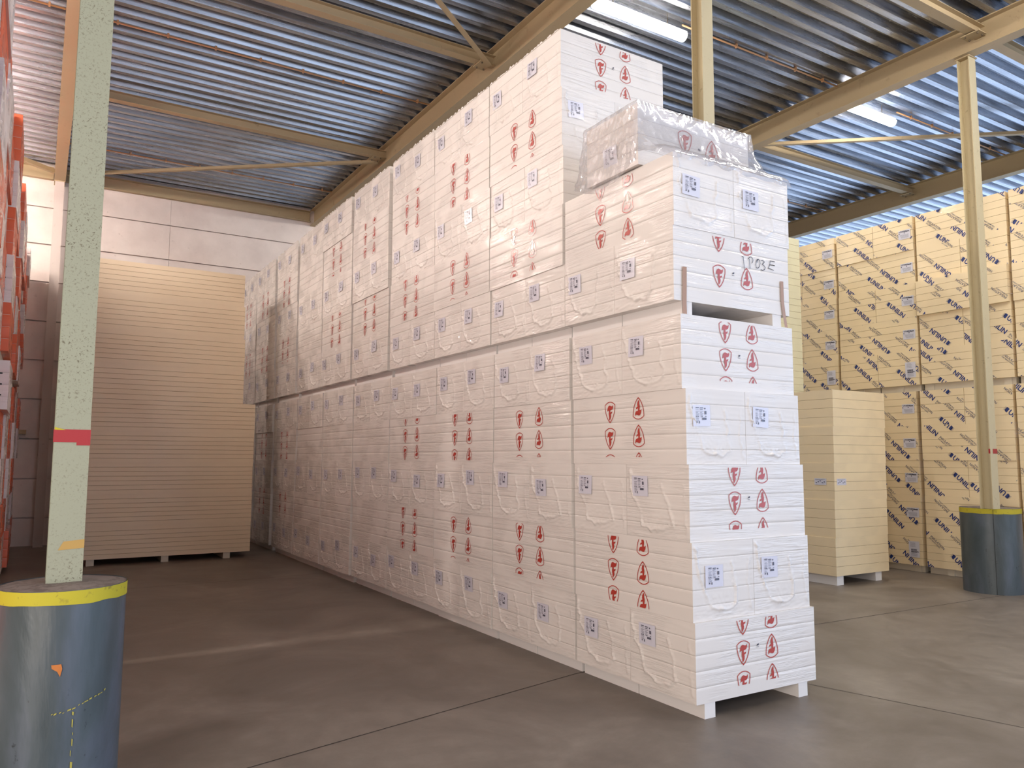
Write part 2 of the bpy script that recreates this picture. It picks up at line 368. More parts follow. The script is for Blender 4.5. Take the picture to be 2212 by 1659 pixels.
# conduits with clips
for (y, x0, x1, lb) in ((7.3, -3.5, 1.45, 'thin orange conduit under deck, nearer one in left bay'), (12.2, -3.5, 1.45, 'thin orange conduit under deck near back wall'),
                        (3.4, 3.30, 6.53, 'thin orange conduit leading right from the large lamp'), (3.45, 8.15, 11.6, 'thin orange conduit leading right from the small lamp'),
                        (7.4, 6.8, 11.6, 'thin orange conduit under deck beyond the small lamp'), (7.3, -8, -3.7, 'thin orange conduit above the orange-wrapped stacks')):
    b = MB(); b.cyl((x0, y, ZD-0.035), (x1, y, ZD-0.035), 0.012, 8); o = b.build('conduit', M['pipe']); tag(o, lb, 'conduit')
    x = x0+0.4
    while x < x1-0.1:
        b = MB(); b.box((x-0.012, y-0.018, ZD-0.055), (x+0.012, y+0.018, ZD-0.001)); b.build('clip', M['pipe'], o); x += 0.62
# columns
def column(x, y, w, z0, label, m, plate=True):
    root = link('steel_column', None, None, (x, y, z0)); tag(root, label, 'column')
    b = MB(); hcol(b, 0, 0, 0, ZB-z0, w); b.build('column_shaft', M[m], root)
    if plate:
        b = MB(); b.box((-w*.6, -w*.6, ZB-z0-0.018), (w*.6, w*.6, ZB-z0-0.001)); b.build('cap_plate', M['beam'], root)
    return root
cL = column(-3.575, 0.78, 0.158, 1.055, 'pale green column on grey bollard at left, red tape band', 'col_green')
b = MB(); b.box((-0.081, -0.0825, 0.70), (0.081, -0.0795, 0.765)); b.box((0.02, -0.0825, 0.685), (0.081, -0.0795, 0.70)); b.box((-0.0825, -0.082, 0.70), (-0.0795, 0.0, 0.765)); b.build('red_tape', M['redtape'], cL)
b = MB(); b.face([(-0.035, -0.0815, 0.165), (0.0795, -0.0815, 0.172), (0.0795, -0.0815, 0.215), (-0.012, -0.0815, 0.207)]); b.build('orange_tape', M['oratape'], cL)
b = MB(); b.face([(-0.079, -0.083, 0.762), (-0.03, -0.083, 0.762), (-0.079, -0.083, 0.776)]); b.build('yellow_tape', M['yellow'], cL)
cB = column(-3.60, 13.52, 0.16, 0.0, 'pale column standing against the back wall', 'col_back')
cM = column(1.63, 1.42, 0.145, 0.0, 'cream column rising behind the white pallet row', 'col_cream')
cR = column(6.70, 1.56, 0.16, 1.075, 'cream column on the right-hand grey bollard', 'col_cream')
b = MB(); b.box((-0.02, -0.0835, 0.70), (0.081, -0.0805, 0.76)); b.box((-0.0835, -0.081, 0.70), (-0.0805, -0.06, 0.76)); b.build('red_tape', M['redtape'], cR)
b = MB(); b.box((-0.081, -0.081, 3.0), (-0.080, -0.080, 3.001))
def bollard(x, y, r, h, label, seed, extra):
    root = link('bollard', None, None, (x, y, 0)); tag(root, label, 'bollard')
    S = 72; Z = 30
    def rad(t, z):
        p = Vector((math.cos(t)*2, math.sin(t)*2, z*1.6+seed))
        return r*(1+0.012*noise.noise(p)*(1.2-z*0.6)+0.004*noise.noise(p*4))
    b = MB()
    b.grid(S, Z, lambda i, j: (rad(2*math.pi*i/S, h*j/Z)*math.cos(2*math.pi*i/S), rad(2*math.pi*i/S, h*j/Z)*math.sin(2*math.pi*i/S), h*j/Z))
    b.build('steel_casing', M['bollard'], root)
    b = MB(); z0 = h-0.065
    def rg(i, j):
        t = 2*math.pi*i/S; z = (z0+0.008*noise.noise(Vector((math.cos(t)*3, math.sin(t)*3, seed))), h-0.002)[j]
        k = rad(t, z)+0.003; return (k*math.cos(t), k*math.sin(t), z)
    b.grid(S, 1, rg); b.build('yellow_band', M['yellow'], root)
    b = MB(); n = 10
    def tp(i, j):
        t = 2*math.pi*i/S; rr = rad(t, h)*(j/n)
        return (rr*math.cos(t), rr*math.sin(t), h-0.004+0.006*noise.noise(Vector((rr*math.cos(t)*9, rr*math.sin(t)*9, seed)))*(1 if j < n else 0.3)+0.012*(1-(j/n)**2))
    b.grid(S, n, tp); b.build('concrete_top', M['conc_top'], root)
    def patch(name, m, pts):
        b = MB(); q = []
        for (a, z) in pts:
            t = math.radians(a); k = rad(t, z)+0.004; q.append((k*math.cos(t), k*math.sin(t), z))
        b.face(q); b.build(name, m, root)
    extra(patch)
    return root
def exL(patch):
    patch('orange_patch', M['opatch'], [(262, .722), (270, .722), (271, .70), (269.5, .665), (267, .69), (262.5, .705)])
    rg = random.Random(4); a_ = 264.0
    while a_ < 312:
        zz = 0.50+max(0, a_-274)*0.0017+rg.uniform(-.003, .003); w_ = rg.uniform(1.2, 3.6); t_ = rg.uniform(.0012, .0045)
        patch('yellow_scrape', M['scrape'], [(a_, zz-t_), (a_+w_, zz-t_*.6+.003), (a_+w_*1.1, zz+t_+.003), (a_+.3, zz+t_)]); a_ += w_+rg.uniform(.3, 2.6)
    z_ = 0.50
    while z_ > 0.20:
        a_ = 282+rg.uniform(-.8, .8); l_ = rg.uniform(.012, .05); t_ = rg.uniform(.3, 1.3)
        patch('yellow_scrape', M['scrape'], [(a_-t_, z_), (a_+t_, z_-.004), (a_+t_*.6, z_-l_), (a_-t_*.8, z_-l_+.005)]); z_ -= l_+rg.uniform(.008, .03)
def exR(patch):
    patch('seam', M['black'], [(212, 0.0), (212.8, 0.0), (212.8, 1.06), (212, 1.06)])
bollard(-3.575, 0.74, 0.285, 1.055, 'large grey bollard with yellow rim at left foreground', 3.1, exL)
BM = None
bollard(7.0, 1.72, 0.35, 1.075, 'grey bollard with yellow rim in front of printed stacks', 8.7, exR)

# lamps
def lamp(x, y, z, ln, label, m='lamp'):
    root = link('ceiling_lamp', None, None, (x, y, z)); tag(root, label, 'ceiling lamp')
    b = MB(); b.box((0, -0.05, 0.055), (ln, 0.05, 0.10)); b.build('housing', M['lamp_body'], root)
    b = MB(); n = 8
    pr = [(-0.075*math.cos(math.pi*k/n), 0.05-0.075*math.sin(math.pi*k/n)) for k in range(n+1)]
    b.grid(1, n, lambda i, j: (0.02+i*(ln-0.04), pr[j][0], pr[j][1]))
    for xx in (0.02, ln-0.02): b.face([(xx, p[0], p[1]) for p in pr])
    b.face([(0.02, -0.075, 0.052), (ln-0.02, -0.075, 0.052), (ln-0.02, 0.075, 0.052), (0.02, 0.075, 0.052)])
    b.build('diffuser', M[m], root)
    for xx in (0.3, ln-0.3):
        b = MB(); b.cyl((xx, 0, 0.10), (xx, 0, ZD-z), 0.006, 6); b.build('hanger', M['bolt'], root)
lamp(1.78, 3.34, 7.18, 1.5, 'large bright strip lamp above the front white pallets')
lamp(6.80, 3.46, 7.18, 1.25, 'small bright strip lamp partly behind the right-hand roof beam')
lamp(-2.2, 2.6, 7.15, 1.5, 'added fill lamp over left aisle above the frame', 'lamp_w')  # unseen, added to light the aisle side of the row
lamp(-2.2, -1.5, 7.15, 1.5, 'added fill lamp over left aisle nearest the camera, above the frame', 'lamp_w')  # unseen, added as aisle fill
for i_, y_ in enumerate((3.4, 7.4, 11.4)):  # unseen lamps added to brighten the far left
    for j_, x_ in enumerate((-8.2, -6.4)):
        lamp(x_, y_, 6.75, 1.5, 'added fill lamp hidden behind left-edge stacks, %s row from back, %s one' % (('third', 'second', 'first')[i_], ('far', 'near')[j_]), 'lamp_h')
for i_, y_ in enumerate((7.5, 11.2)):  # unseen lamps added to light the wall top and deck
    lamp(3.0, y_, 7.12, 1.5, 'added fill lamp hidden behind the white row, %s from the back wall' % ('second', 'first')[i_], 'lamp')
lamp(4.0, -0.6, 7.15, 1.5, 'added fill lamp above the front floor on the right, above the frame', 'lamp')  # unseen, added to brighten the right side
lamp(5.2, -2.6, 7.1, 1.5, 'added fill lamp outside the frame on the right', 'lamp')  # unseen, added for more light on the printed stacks
lamp(-2.2, -5.2, 7.15, 1.5, 'added fill lamp behind the camera over left aisle', 'lamp_w')  # added aisle fill, out of view
lamp(3.4, -3.5, 7.15, 1.5, 'added fill lamp behind the camera on the right', 'lamp')  # added fill for the right side, out of view

# ------------------------------------------------------------------ prints
def clip_poly(poly, axis, lim, keep_less):
    out = []
    for i in range(len(poly)):
        a, c = poly[i], poly[(i+1) % len(poly)]
        ia = (a[axis] <= lim) if keep_less else (a[axis] >= lim); ic = (c[axis] <= lim) if keep_less else (c[axis] >= lim)
        if ia: out.append(a)
        if ia != ic:
            t = (lim-a[axis])/(c[axis]-a[axis]); out.append((a[0]+t*(c[0]-a[0]), a[1]+t*(c[1]-a[1])))
    return out
def clip_rect(poly, u0_, u1_, v0_, v1_):
    for ax, lim, less in ((0, u1_, True), (0, u0_, False), (1, v1_, True), (1, v0_, False)):
        poly = clip_poly(poly, ax, lim, less)
        if len(poly) < 3: return None
    return poly
def tess(pts):
    t = tessellate_polygon([[Vector((p[0], p[1], 0)) for p in pts]])
    return [[pts[i] for i in tri] for tri in t]
def shield():
    pr = []                                # outline of the right half from bottom tip to top
    half = [(0, -1.0), (0.22, -0.80), (0.44, -0.50), (0.62, -0.12), (0.72, 0.28), (0.74, 0.66)]
    top = [(0.74, 0.66), (0.52, 0.82), (0.26, 0.93), (0, 0.96)]
    out = half+top[1:]; out = out+[(-x, y) for x, y in reversed(out[1:-1])]
    inn = []
    n = len(out)
    for i in range(n):
        p = Vector(out[i]); a = Vector(out[i-1]); c = Vector(out[(i+1) % n])
        t = (c-a).normalized(); nr = Vector((-t.y, t.x)); k = 0.075 if i else 0.13
        inn.append(tuple(p+nr*k))
    return [[out[i], out[(i+1) % n], inn[(i+1) % n], inn[i]] for i in range(n)]
F_PTS = [(-0.40, 0.06), (-0.34, 0.36), (-0.22, 0.56), (-0.06, 0.62), (0.12, 0.56), (0.30, 0.52), (0.44, 0.66), (0.43, 0.42), (0.34, 0.26), (0.20, 0.20), (0.05, 0.19),
         (0.05, -0.02), (0.20, 0.02), (0.32, 0.07), (0.29, -0.06), (0.20, -0.14), (0.10, -0.16), (0.14, -0.34), (0.11, -0.52), (0.02, -0.66), (-0.10, -0.76),
         (-0.12, -0.60), (-0.12, -0.44), (-0.18, -0.22), (-0.18, -0.06), (-0.15, 0.04), (-0.15, 0.16), (-0.28, 0.15)]
LOGO = shield()+tess(F_PTS)
def logo_polys(cu, cv, s, inv):
    k = -1 if inv else 1
    return [[(cu+k*p[0]*s*0.5/0.74*0.86, cv+k*p[1]*s*0.5*1.16) for p in q] for q in LOGO]
def txt_tris(body, size, bold=0.0):
    cu = bpy.data.curves.new('t', 'FONT'); cu.body = body; cu.size = size; cu.offset = bold; cu.resolution_u = 2
    o = bpy.data.objects.new('t', cu); COL.objects.link(o)
    dg = bpy.context.evaluated_depsgraph_get(); me = bpy.data.meshes.new_from_object(o.evaluated_get(dg))
    me.calc_loop_triangles(); vs = [(v.co.x, v.co.y) for v in me.vertices]
    tr = [[vs[i] for i in t.vertices] for t in me.loop_triangles]
    wmax = max(v[0] for v in vs)
    bpy.data.objects.remove(o); bpy.data.curves.remove(cu); bpy.data.meshes.remove(me)
    return tr, wmax
T_UNI, W_UNI = txt_tris('UNILIN', 0.096, 0.0026)
T_INS, W_INS = txt_tris('INSULATION', 0.046, 0.0006)
T_FOR, W_FOR = txt_tris('FOR SMART LIVING', 0.024, 0.0004)
T_UTH, W_UTH = txt_tris('UTHERM', 0.030, 0.0010)
SYM = [[(-0.085, 0.050-k*0.013), (-0.045, 0.062-k*0.012), (-0.045, 0.054-k*0.012)] for k in range(5)]+\
      [[(-0.055, 0.062), (-0.015, 0.062), (-0.015, -0.002), (-0.040, -0.002), (-0.058, 0.020)]]
PRINT = [(t, 0) for t in T_UNI]+[(t, 0) for t in SYM]+[([(p[0]+W_UNI+0.05, p[1]+0.022) for p in t], 1) for t in T_INS]+[([(p[0]+W_UNI+0.05, p[1]-0.006) for p in t], 1) for t in T_FOR]
W_ALL = W_UNI+0.05+max(W_INS, W_FOR)
def xf(poly, ang, ox, oy):
    c, s = math.cos(ang), math.sin(ang); return [(ox+p[0]*c-p[1]*s, oy+p[0]*s+p[1]*c) for p in poly]
def print_film(rng, w, h, cuts, avoid=None):
    """diagonal film print clipped to a face w x h; returns list of (poly, ink)"""
    out = []; ang = math.radians(-43); ou = rng.uniform(0, .6); ov = rng.uniform(0, .38)
    for a in range(-2, 4):
        for c in range(-2, 5):
            u = ou+a*0.62; v = ov+c*0.38+(a % 2)*0.16
            flip = (a+c) % 2
            aa, uu, vv = (ang, u, v) if not flip else (ang+math.pi, u+W_ALL*math.cos(ang), v+W_ALL*math.sin(ang))
            for poly, ink in PRINT:
                q = xf(poly, aa, uu, vv)
                for (v0_, v1_, du) in cuts:
                    k = clip_rect([(p[0]+du, p[1]) for p in q], 0.004, w-0.004, v0_+.001, v1_-.001)
                    if k: out.append((k, ink))
    return out

# ------------------------------------------------------------------ white shrink-wrapped packs
def ridge(u, v, path, wd):
    """distance based ridge along a polyline in (u,v)"""
    best = 9
    for (a, c) in zip(path, path[1:]):
        ax, ay = a; bx, by = c; dx, dy = bx-ax, by-ay
        t = max(0, min(1, ((u-ax)*dx+(v-ay)*dy)/(dx*dx+dy*dy))); d = math.hypot(u-ax-t*dx, v-ay-t*dy)
        best = min(best, d)
    return math.exp(-(best/wd)**2)
def relief_label(w, h, seed):
    rng = random.Random(seed)
    P1 = [(0.02+rng.uniform(-.01, .03), h*0.92), (0.055, h*0.62), (0.10+rng.uniform(-.03, .05), h*0.36), (0.16, h*0.18), (0.27, h*rng.uniform(.10, .15))]
    P2 = [(w*0.64+rng.uniform(-.05, .05), h*0.72), (w*0.68, h*0.45), (w*0.71+rng.uniform(-.04, .05), h*0.20), (w*0.58, h*0.12), (w*0.42, h*rng.uniform(.10, .14))]
    P3 = [(w*0.92, h*0.75), (w*0.93+rng.uniform(-.03, .02), h*0.40), (w*0.96, h*0.08)]
    def f(u, v):
        N3 = lambda a, b_, c: noise.noise(Vector((a, b_, seed+c)))
        uu = u+0.020*N3(u*18, v*18, 9)+0.007*N3(u*60, v*60, 11); vv = v+0.014*N3(u*16, v*16, 19)+0.006*N3(u*55, v*55, 23)
        gate = max(0.15, min(1, 0.75+1.1*N3(u*11, v*11, 3)))
        d = 0.012*ridge(uu, vv, P1, 0.0075)*gate+0.010*ridge(uu, vv, P2, 0.008)*gate+0.007*ridge(uu, vv, P3, 0.006)*gate*0.8
        near = max(ridge(uu, vv, P1, 0.035), ridge(uu, vv, P2, 0.035))
        d += 0.0050*near*abs(N3(u*45+v*30, v*42-u*20, 5))            # crinkles round the loose pocket
        inside = max(0, min(1, (uu-0.13)/0.05))*max(0, min(1, (w*0.66-uu)/0.05))*max(0, min(1, (0.40*h-vv)/0.12))*max(0, min(1, (vv-h*0.10)/0.02))
        d += 0.0070*inside*abs(N3(u*24+v*16, v*30-u*10, 7))
        bot = max(0, 1-v/(h*0.20)); d += 0.008*bot*max(0, N3(u*7+v*30, v*70-u*16, 2))
        st = N3(u*3.0, v*46+u*1.5, 31); d += 0.0022*max(0, st)*(1-inside)
        e = min(u, w-u)/0.015; e2 = min(v, h-v)/0.010
        return d*max(0, min(1, e))*max(0, min(1, e2))
    return f
def relief_plain(w, h, seed):
    def f(u, v):
        st = noise.noise(Vector((u*2.6+v*1.5, v*58, seed+31))); g = 0.5+0.5*noise.noise(Vector((u*2, v*3, seed)))
        e = min(u, w-u)/0.03; e2 = min(v, h-v)/0.015
        return 0.0016*max(0, st)*g*max(0, min(1, e))*max(0, min(1, e2))
    return f
def ZERO(u, v): return 0.0
def face_grid(b, o, du, nrm, w, h, nb, nu, sub, f, mi=0, ms=1, groove=0.0018):
    """relief face: origin o, horizontal unit du, outward normal nrm; board joints as grooves"""
    o = Vector(o); du = Vector(du); nrm = Vector(nrm); rows = [0.0]; kind = []
    th = h/nb
    for k in range(nb):
        lo = k*th+(0.0015 if k else 0); hi = (k+1)*th-(0.0015 if k < nb-1 else 0)
        if k: rows.append(lo+0.003); kind.append(2); lo += 0.003
        h2 = hi-(0.003 if k < nb-1 else 0)
        for s in range(1, sub+1): rows.append(lo+(h2-lo)*s/sub); kind.append(0)
        if k < nb-1: rows.append(hi); kind.append(2)
        if k < nb-1: rows.append((k+1)*th+0.0015); kind.append(1)
    def fn(i, j):
        u = w*i/nu; v = rows[j]; d = f(u, v)
        onb = any(abs(v-k*th) < 0.002 for k in range(1, nb))
        return o+du*u+Vector((0, 0, v))+nrm*(d-(groove if onb and d < 0.003 else 0))
    b.grid(nu, len(rows)-1, fn, mfn=lambda i, j: ms if kind[j] == 1 else mi, sfn=(lambda j: False) if f is ZERO else (lambda j: kind[j] == 0))
def put(b, o, du, nrm, poly, off, mi):
    o = Vector(o); du = Vector(du); nrm = Vector(nrm)
    b.face([o+du*p[0]+Vector((0, 0, p[1]))+nrm*off for p in poly], mi)
def rest_box(b, x, y, z, mi=0, skip=()):
    V = [(0, 0, 0), (x, 0, 0), (x, y, 0), (0, y, 0), (0, 0, z), (x, 0, z), (x, y, z), (0, y, z)]
    Q = {'bot': (0, 3, 2, 1), 'top': (4, 5, 6, 7), '-y': (0, 1, 5, 4), '+x': (1, 2, 6, 5), '+y': (2, 3, 7, 6), '-x': (3, 0, 4, 7)}
    for k, q in Q.items():
        if k not in skip: b.face([V[i] for i in q], mi)

HL = 0.515
XS, YS = 1.17, 1.27            # footprint of a layer (x depth, y along the row)
def add_logos(b, o, du, nrm, w, phase, plain=False, clip_lo=0.02, ca=0.37, cb=0.61, mark=True, sp=0.2):
    if plain: return
    for row in range(-1, 4):
        for cu_, inv in ((w*ca, False), (w*cb, True)):
            cv = phase+row*sp+(0.012 if inv else 0)
            for q in logo_polys(cu_, cv, 0.145, inv):
                k = clip_rect(q, 0.01, w-0.01, clip_lo, HL-0.02)
                if k: put(b, o, du, nrm, k, 0.0035, 2)
    if mark:
        cu_ = w*0.49; cv = phase+0.03 if phase < .4 else phase-.17
        put(b, o, du, nrm, [(cu_-.012, cv), (cu_+.008, cv+.002), (cu_+.012, cv+.014), (cu_-.002, cv+.012)], 0.0035, 3)
        put(b, o, du, nrm, [(cu_-.013, cv-.010), (cu_+.012, cv-.010), (cu_+.012, cv-.007), (cu_-.013, cv-.007)], 0.0035, 3)
def mk_label(seed, w=0.165, h=0.145):
    """printed delivery label, drawn in the x-z plane facing -y"""
    rng = random.Random(seed); b = MB()
    def q(u0_, v0_, u1_, v1_, mi, off): b.face([(u0_, -off, v0_), (u1_, -off, v0_), (u1_, -off, v1_), (u0_, -off, v1_)], mi)
    nu = 8; nv = 6
    b.grid(nu, nv, lambda i, j: ((i/nu-.5)*w, -0.0012*noise.noise(Vector((i*.8, j*.8, seed))), (j/nv-.5)*h), 0)
    x0 = -w*0.34
    q(x0, h*.36, x0+.030, h*.40, 1, .0035); q(x0+.040, h*.34, x0+.070, h*.38, 1, .0035); q(x0+.040, h*.27, x0+.066, h*.30, 1, .0035); q(x0, h*.30, x0+.028, h*.315, 2, .0035)
    q(x0+.082, h*.30, x0+.092, h*.36, 2, .0035)
    for k in range(9):
        v = h*(.20-.055*k); q(x0, v, x0+rng.uniform(.02, .034), v+.0022, 2, .0035)
        if k < 6: q(x0+.040, v, x0+rng.uniform(.058, .074), v+.0022, 2, .0035)
    q(x0+.084, h*.06, x0+.100, h*.22, 1, .0035); q(x0+.088, h*-.05, x0+.099, h*-.02, 1, .0035)
    q(x0+.060, h*-.20, x0+.098, h*-.10, 1, .0035); q(x0+.056, h*-.06, x0+.062, h*-.03, 1, .0035)
    q(x0+.004, h*-.34, x0+.012, h*-.27, 1, .0035); q(x0+.026, h*-.37, x0+.034, h*-.26, 1, .0035)
    q(x0+.002, h*-.06, x0+.006, h*-.01, 1, .0035); q(x0+.016, h*-.06, x0+.024, h*-.03, 1, .0035)
    return b.mesh('label', [M['paper'], M['lab_ink'], M['lab_ink']])
LABELS = [mk_label(s) for s in range(4)]
WM = None
def white_mats(): return [M['white'], M['seam'], M['red'], M['ink']]
def mesh_end(seed, phase, plain, lo=0.07, sp=0.2):
    """pack whose short end faces the aisle: x long, y half width"""
    X, Y = XS, YS/2-0.003; b = MB(); rest_box(b, X, Y, HL, 0, ('-x', '-y'))
    face_grid(b, (0, Y, 0), (0, -1, 0), (-1, 0, 0), Y, HL, 5, 64, 13, relief_label(Y, HL, seed))
    face_grid(b, (0, 0, 0), (1, 0, 0), (0, -1, 0), X, HL, 5, 50, 6, relief_plain(X, HL, seed+40))
    add_logos(b, (0, 0, 0), (1, 0, 0), (0, -1, 0), X, phase, plain, lo, sp=sp)
    return b.mesh('board_pack', white_mats())
def mesh_side(seed, phase, plain, lab=False):
    """pack whose long side faces the aisle: y long, x half width"""
    X, Y = XS/2-0.003, YS; b = MB(); rest_box(b, X, Y, HL, 0, ('-x', '-y'))
    face_grid(b, (0, Y, 0), (0, -1, 0), (-1, 0, 0), Y, HL, 5, 50, 6, relief_plain(Y, HL, seed+70))
    add_logos(b, (0, Y, 0), (0, -1, 0), (-1, 0, 0), Y, phase, plain, 0.02 if phase > .24 else .05, 0.37, 0.625, False)
    face_grid(b, (0, 0, 0), (1, 0, 0), (0, -1, 0), X, HL, 5, *((64, 13) if lab else (20, 4)), relief_label(X, HL, seed+5) if lab else relief_plain(X, HL, seed+5))
    return b.mesh('board_pack', white_mats())
PH = [0.28, 0.25, 0.225, 0.30, 0.19]
ENDS = [mesh_end(s+1, PH[s], False) for s in range(4)]
ENDS.append(mesh_end(9, 0.215, False, 0.12, 0.255))
SIDES = [mesh_side(s+11, PH[(s+1) % 5], False) for s in range(5)]
SIDES_L = [mesh_side(s+11, PH[(s+1) % 5], False, True) for s in range(5)]
SIDE_PLAIN = [mesh_side(21, .25, True), mesh_side(22, .25, True)]
_r = MB(); _r.box((0, 0, 0), (0.10, YS/2-0.01, 0.098))
FRINGE = []
for q_ in range(3):
    _f = MB(); _w = YS/2-0.003
    _f.grid(60, 3, lambda i, j: (-0.004-0.010*(j/3)*noise.noise(Vector((i*.35, j, q_*7))), _w*i/60, (j/3)*(0.004+0.045*max(0, noise.noise(Vector((i*.22, 3, q_*9)))+.12)*min(1, i/5, (60-i)/5))))
    FRINGE.append(_f.mesh('film_fringe', [M['white']]))
RUN = _r.mesh('foam_runner', [M['white_foam']])
def add_label(parent, face, u, v, tilt, k, w, scale=1.0):
    o = link('paper_label', LABELS[k % 4], parent)
    if face == '-x': o.location = (-0.0075, w-u, v); o.rotation_euler = (0, tilt, -math.pi/2)
    else: o.location = (u, -0.0075, v); o.rotation_euler = (0, tilt, 0)
    if face == '-x': o.rotation_euler = (tilt, 0, -math.pi/2)
    return o
ORD = ['', 'first', 'second', 'third', 'fourth', 'fifth', 'sixth', 'seventh', 'eighth', 'ninth', 'tenth']
rnd = random.Random(5)
# (y start, y end) of each column, lower tier at floor and at its top; upper tier bottom and top
LOWER = {1: ((0.0, 1.29), (0.08, 1.345)), 2: ((1.325, 2.635), (1.375, 2.605)), 3: ((2.65, 3.915), (2.625, 3.875)), 4: ((3.93, 5.235), (3.895, 5.19)),
         5: ((5.26, 6.47), (5.225, 6.515)), 6: ((6.52, 7.82), (6.545, 7.835)), 7: ((7.86, 9.27), (7.86, 9.17)), 8: ((9.33, 10.63), (9.24, 10.68)),
         9: ((10.80, 12.05), (10.80, 12.05)), 10: ((12.12, 13.4), (12.12, 13.4))}
UPPER = {1: ((0.125, 1.405), (0.13, 1.41)), 2: ((1.425, 2.655), (1.48, 2.725)), 3: ((2.67, 3.905), (2.74, 3.985)), 4: ((3.92, 5.19), (4.0, 5.21)),
         5: ((5.265, 6.55), (5.305, 6.61)), 6: ((6.62, 7.93), (6.70, 7.99)), 7: ((7.95, 9.22), (8.01, 9.30)), 8: ((9.33, 10.61), (9.42, 10.74)),
         9: ((10.70, 12.14), (10.88, 12.28)), 10: ((12.2, 13.44), (12.32, 13.56))}
PLAIN = {(5, 2), (6, 2), (7, 2), (5, 4), (6, 4), (7, 4), (7, 7), (7, 9)}
C1X = {1: (0.0, 1.185), 2: (0.0, 1.165), 3: (0.0, 1.155), 4: (0.0, 1.148), 5: (-0.005, 1.14), 6: (-0.03, 1.16), 7: (-0.025, 1.175)}
C1Y = {1: -0.005, 2: 0.012, 3: 0.027, 4: 0.045, 5: 0.075, 6: 0.11, 7: 0.105}
front = None
for c in range(1, 11):
    for k in range(1, 11):
        if c == 1 and k > 7: continue
        up_ = k > 5; T = UPPER if up_ else LOWER; (a0, a1), (b0, b1) = T[c]
        kk = (k-6) if up_ else (k-1); t = kk/4.0
        ya = a0+(b0-a0)*t; yb = a1+(b1-a1)*t
        hz = 0.5285 if up_ else 0.5160; z0 = (2.780+hz*kk) if up_ else (0.100+hz*kk)
        if up_ and c >= 4: z0 += 0.008*kk*(c/6.0)/2
        hz = hz+(0.008*(c/6.0)/2 if up_ and c >= 4 else 0)
        x0 = rnd.uniform(-0.012, 0.008)-(0.02 if up_ else 0); xw = XS+rnd.uniform(-.01, .01)
        if c == 5 and not up_: x0 += 0.01
        if c == 1:
            x0, x1 = C1X[k]; xw = x1-x0; ya = C1Y[k]; yb = (1.292+0.010*k) if k < 6 else 1.408
        endon = (k % 2 == 1) if k <= 5 else (k % 2 == 0)      # short ends (labels) towards the aisle
        sy = (yb-ya)/YS; sx = xw/XS; sz = (hz-0.0008)/HL
        colname = 'front column' if c == 1 else '%s column from the front' % ORD[c]
        lay = '%s layer up' % ORD[k]
        if endon:
            for s in (0, 1):
                me = ENDS[(c*3+k+s) % 4] if c > 1 else ENDS[{1: 0, 3: 1, 5: 2, 6: 4}[k]]
                o = link('insulation_pack', me, None, (x0, ya+s*(yb-ya)/2, z0)); o.scale = (sx, sy, sz)
                tag(o, 'label-ended white pack, %s half of %s, %s' % ('right' if s == 0 else 'left', lay, colname) if c > 1 else 'label-ended white pack, %s half of %s, %s' % ('right' if s == 0 else 'left', lay, colname),
                    'insulation pack', 'white shrink-wrapped insulation packs in the long row')
                add_label(o, '-x', YS*0.5*(0.26+rnd.uniform(-.04, .05)), HL*(0.63+rnd.uniform(-.06, .08)), rnd.uniform(-.06, .06), c+k+s, YS/2)
                if k == 10:
                    fr_ = link('film_fringe', FRINGE[(c+s) % 3], o, (0, 0, HL))
                if k in (1, 6):
                    for xr in (0.075, 0.985):
                        r = link('foam_runner', RUN, o, (xr, 0.005, -0.0995/sz)); r.scale = (0.95, 1, (0.098 if k == 1 else 0.092)/0.098/sz)
                        if k == 6: r.location.z = -0.0925/sz
                if c == 1 and s == 0 and k == 6: front = o
        else:
            twin = (c == 1) or (c == 2 and k >= 8)
            for s in ((0, 1) if twin else (0,)):
                pl = (c, k) in PLAIN
                me = SIDE_PLAIN[c % 2] if pl else (SIDES_L if twin else SIDES)[(c*2+k) % 5] if c > 1 else SIDES_L[{2: 0, 4: 3, 7: 4}[k]]
                o = link('insulation_pack', me, None, (x0+s*xw/2, ya, z0)); o.scale = (sx, sy, sz)
                if c > 1 and s == 0: o.location.y += rnd.uniform(-.004, .004)
                word = 'unprinted long white pack' if pl else 'long white pack with red shields'
                if s == 1: word = 'rear white pack beside its twin'
                tag(o, '%s, %s, %s' % (word, lay, colname), 'insulation pack', 'white shrink-wrapped insulation packs in the long row')
                if twin: add_label(o, '-y', XS*0.5*(0.24+rnd.uniform(0, .1)), HL*(0.60+rnd.uniform(-.05, .06)), rnd.uniform(-.05, .05), c+k+s+1, XS/2)
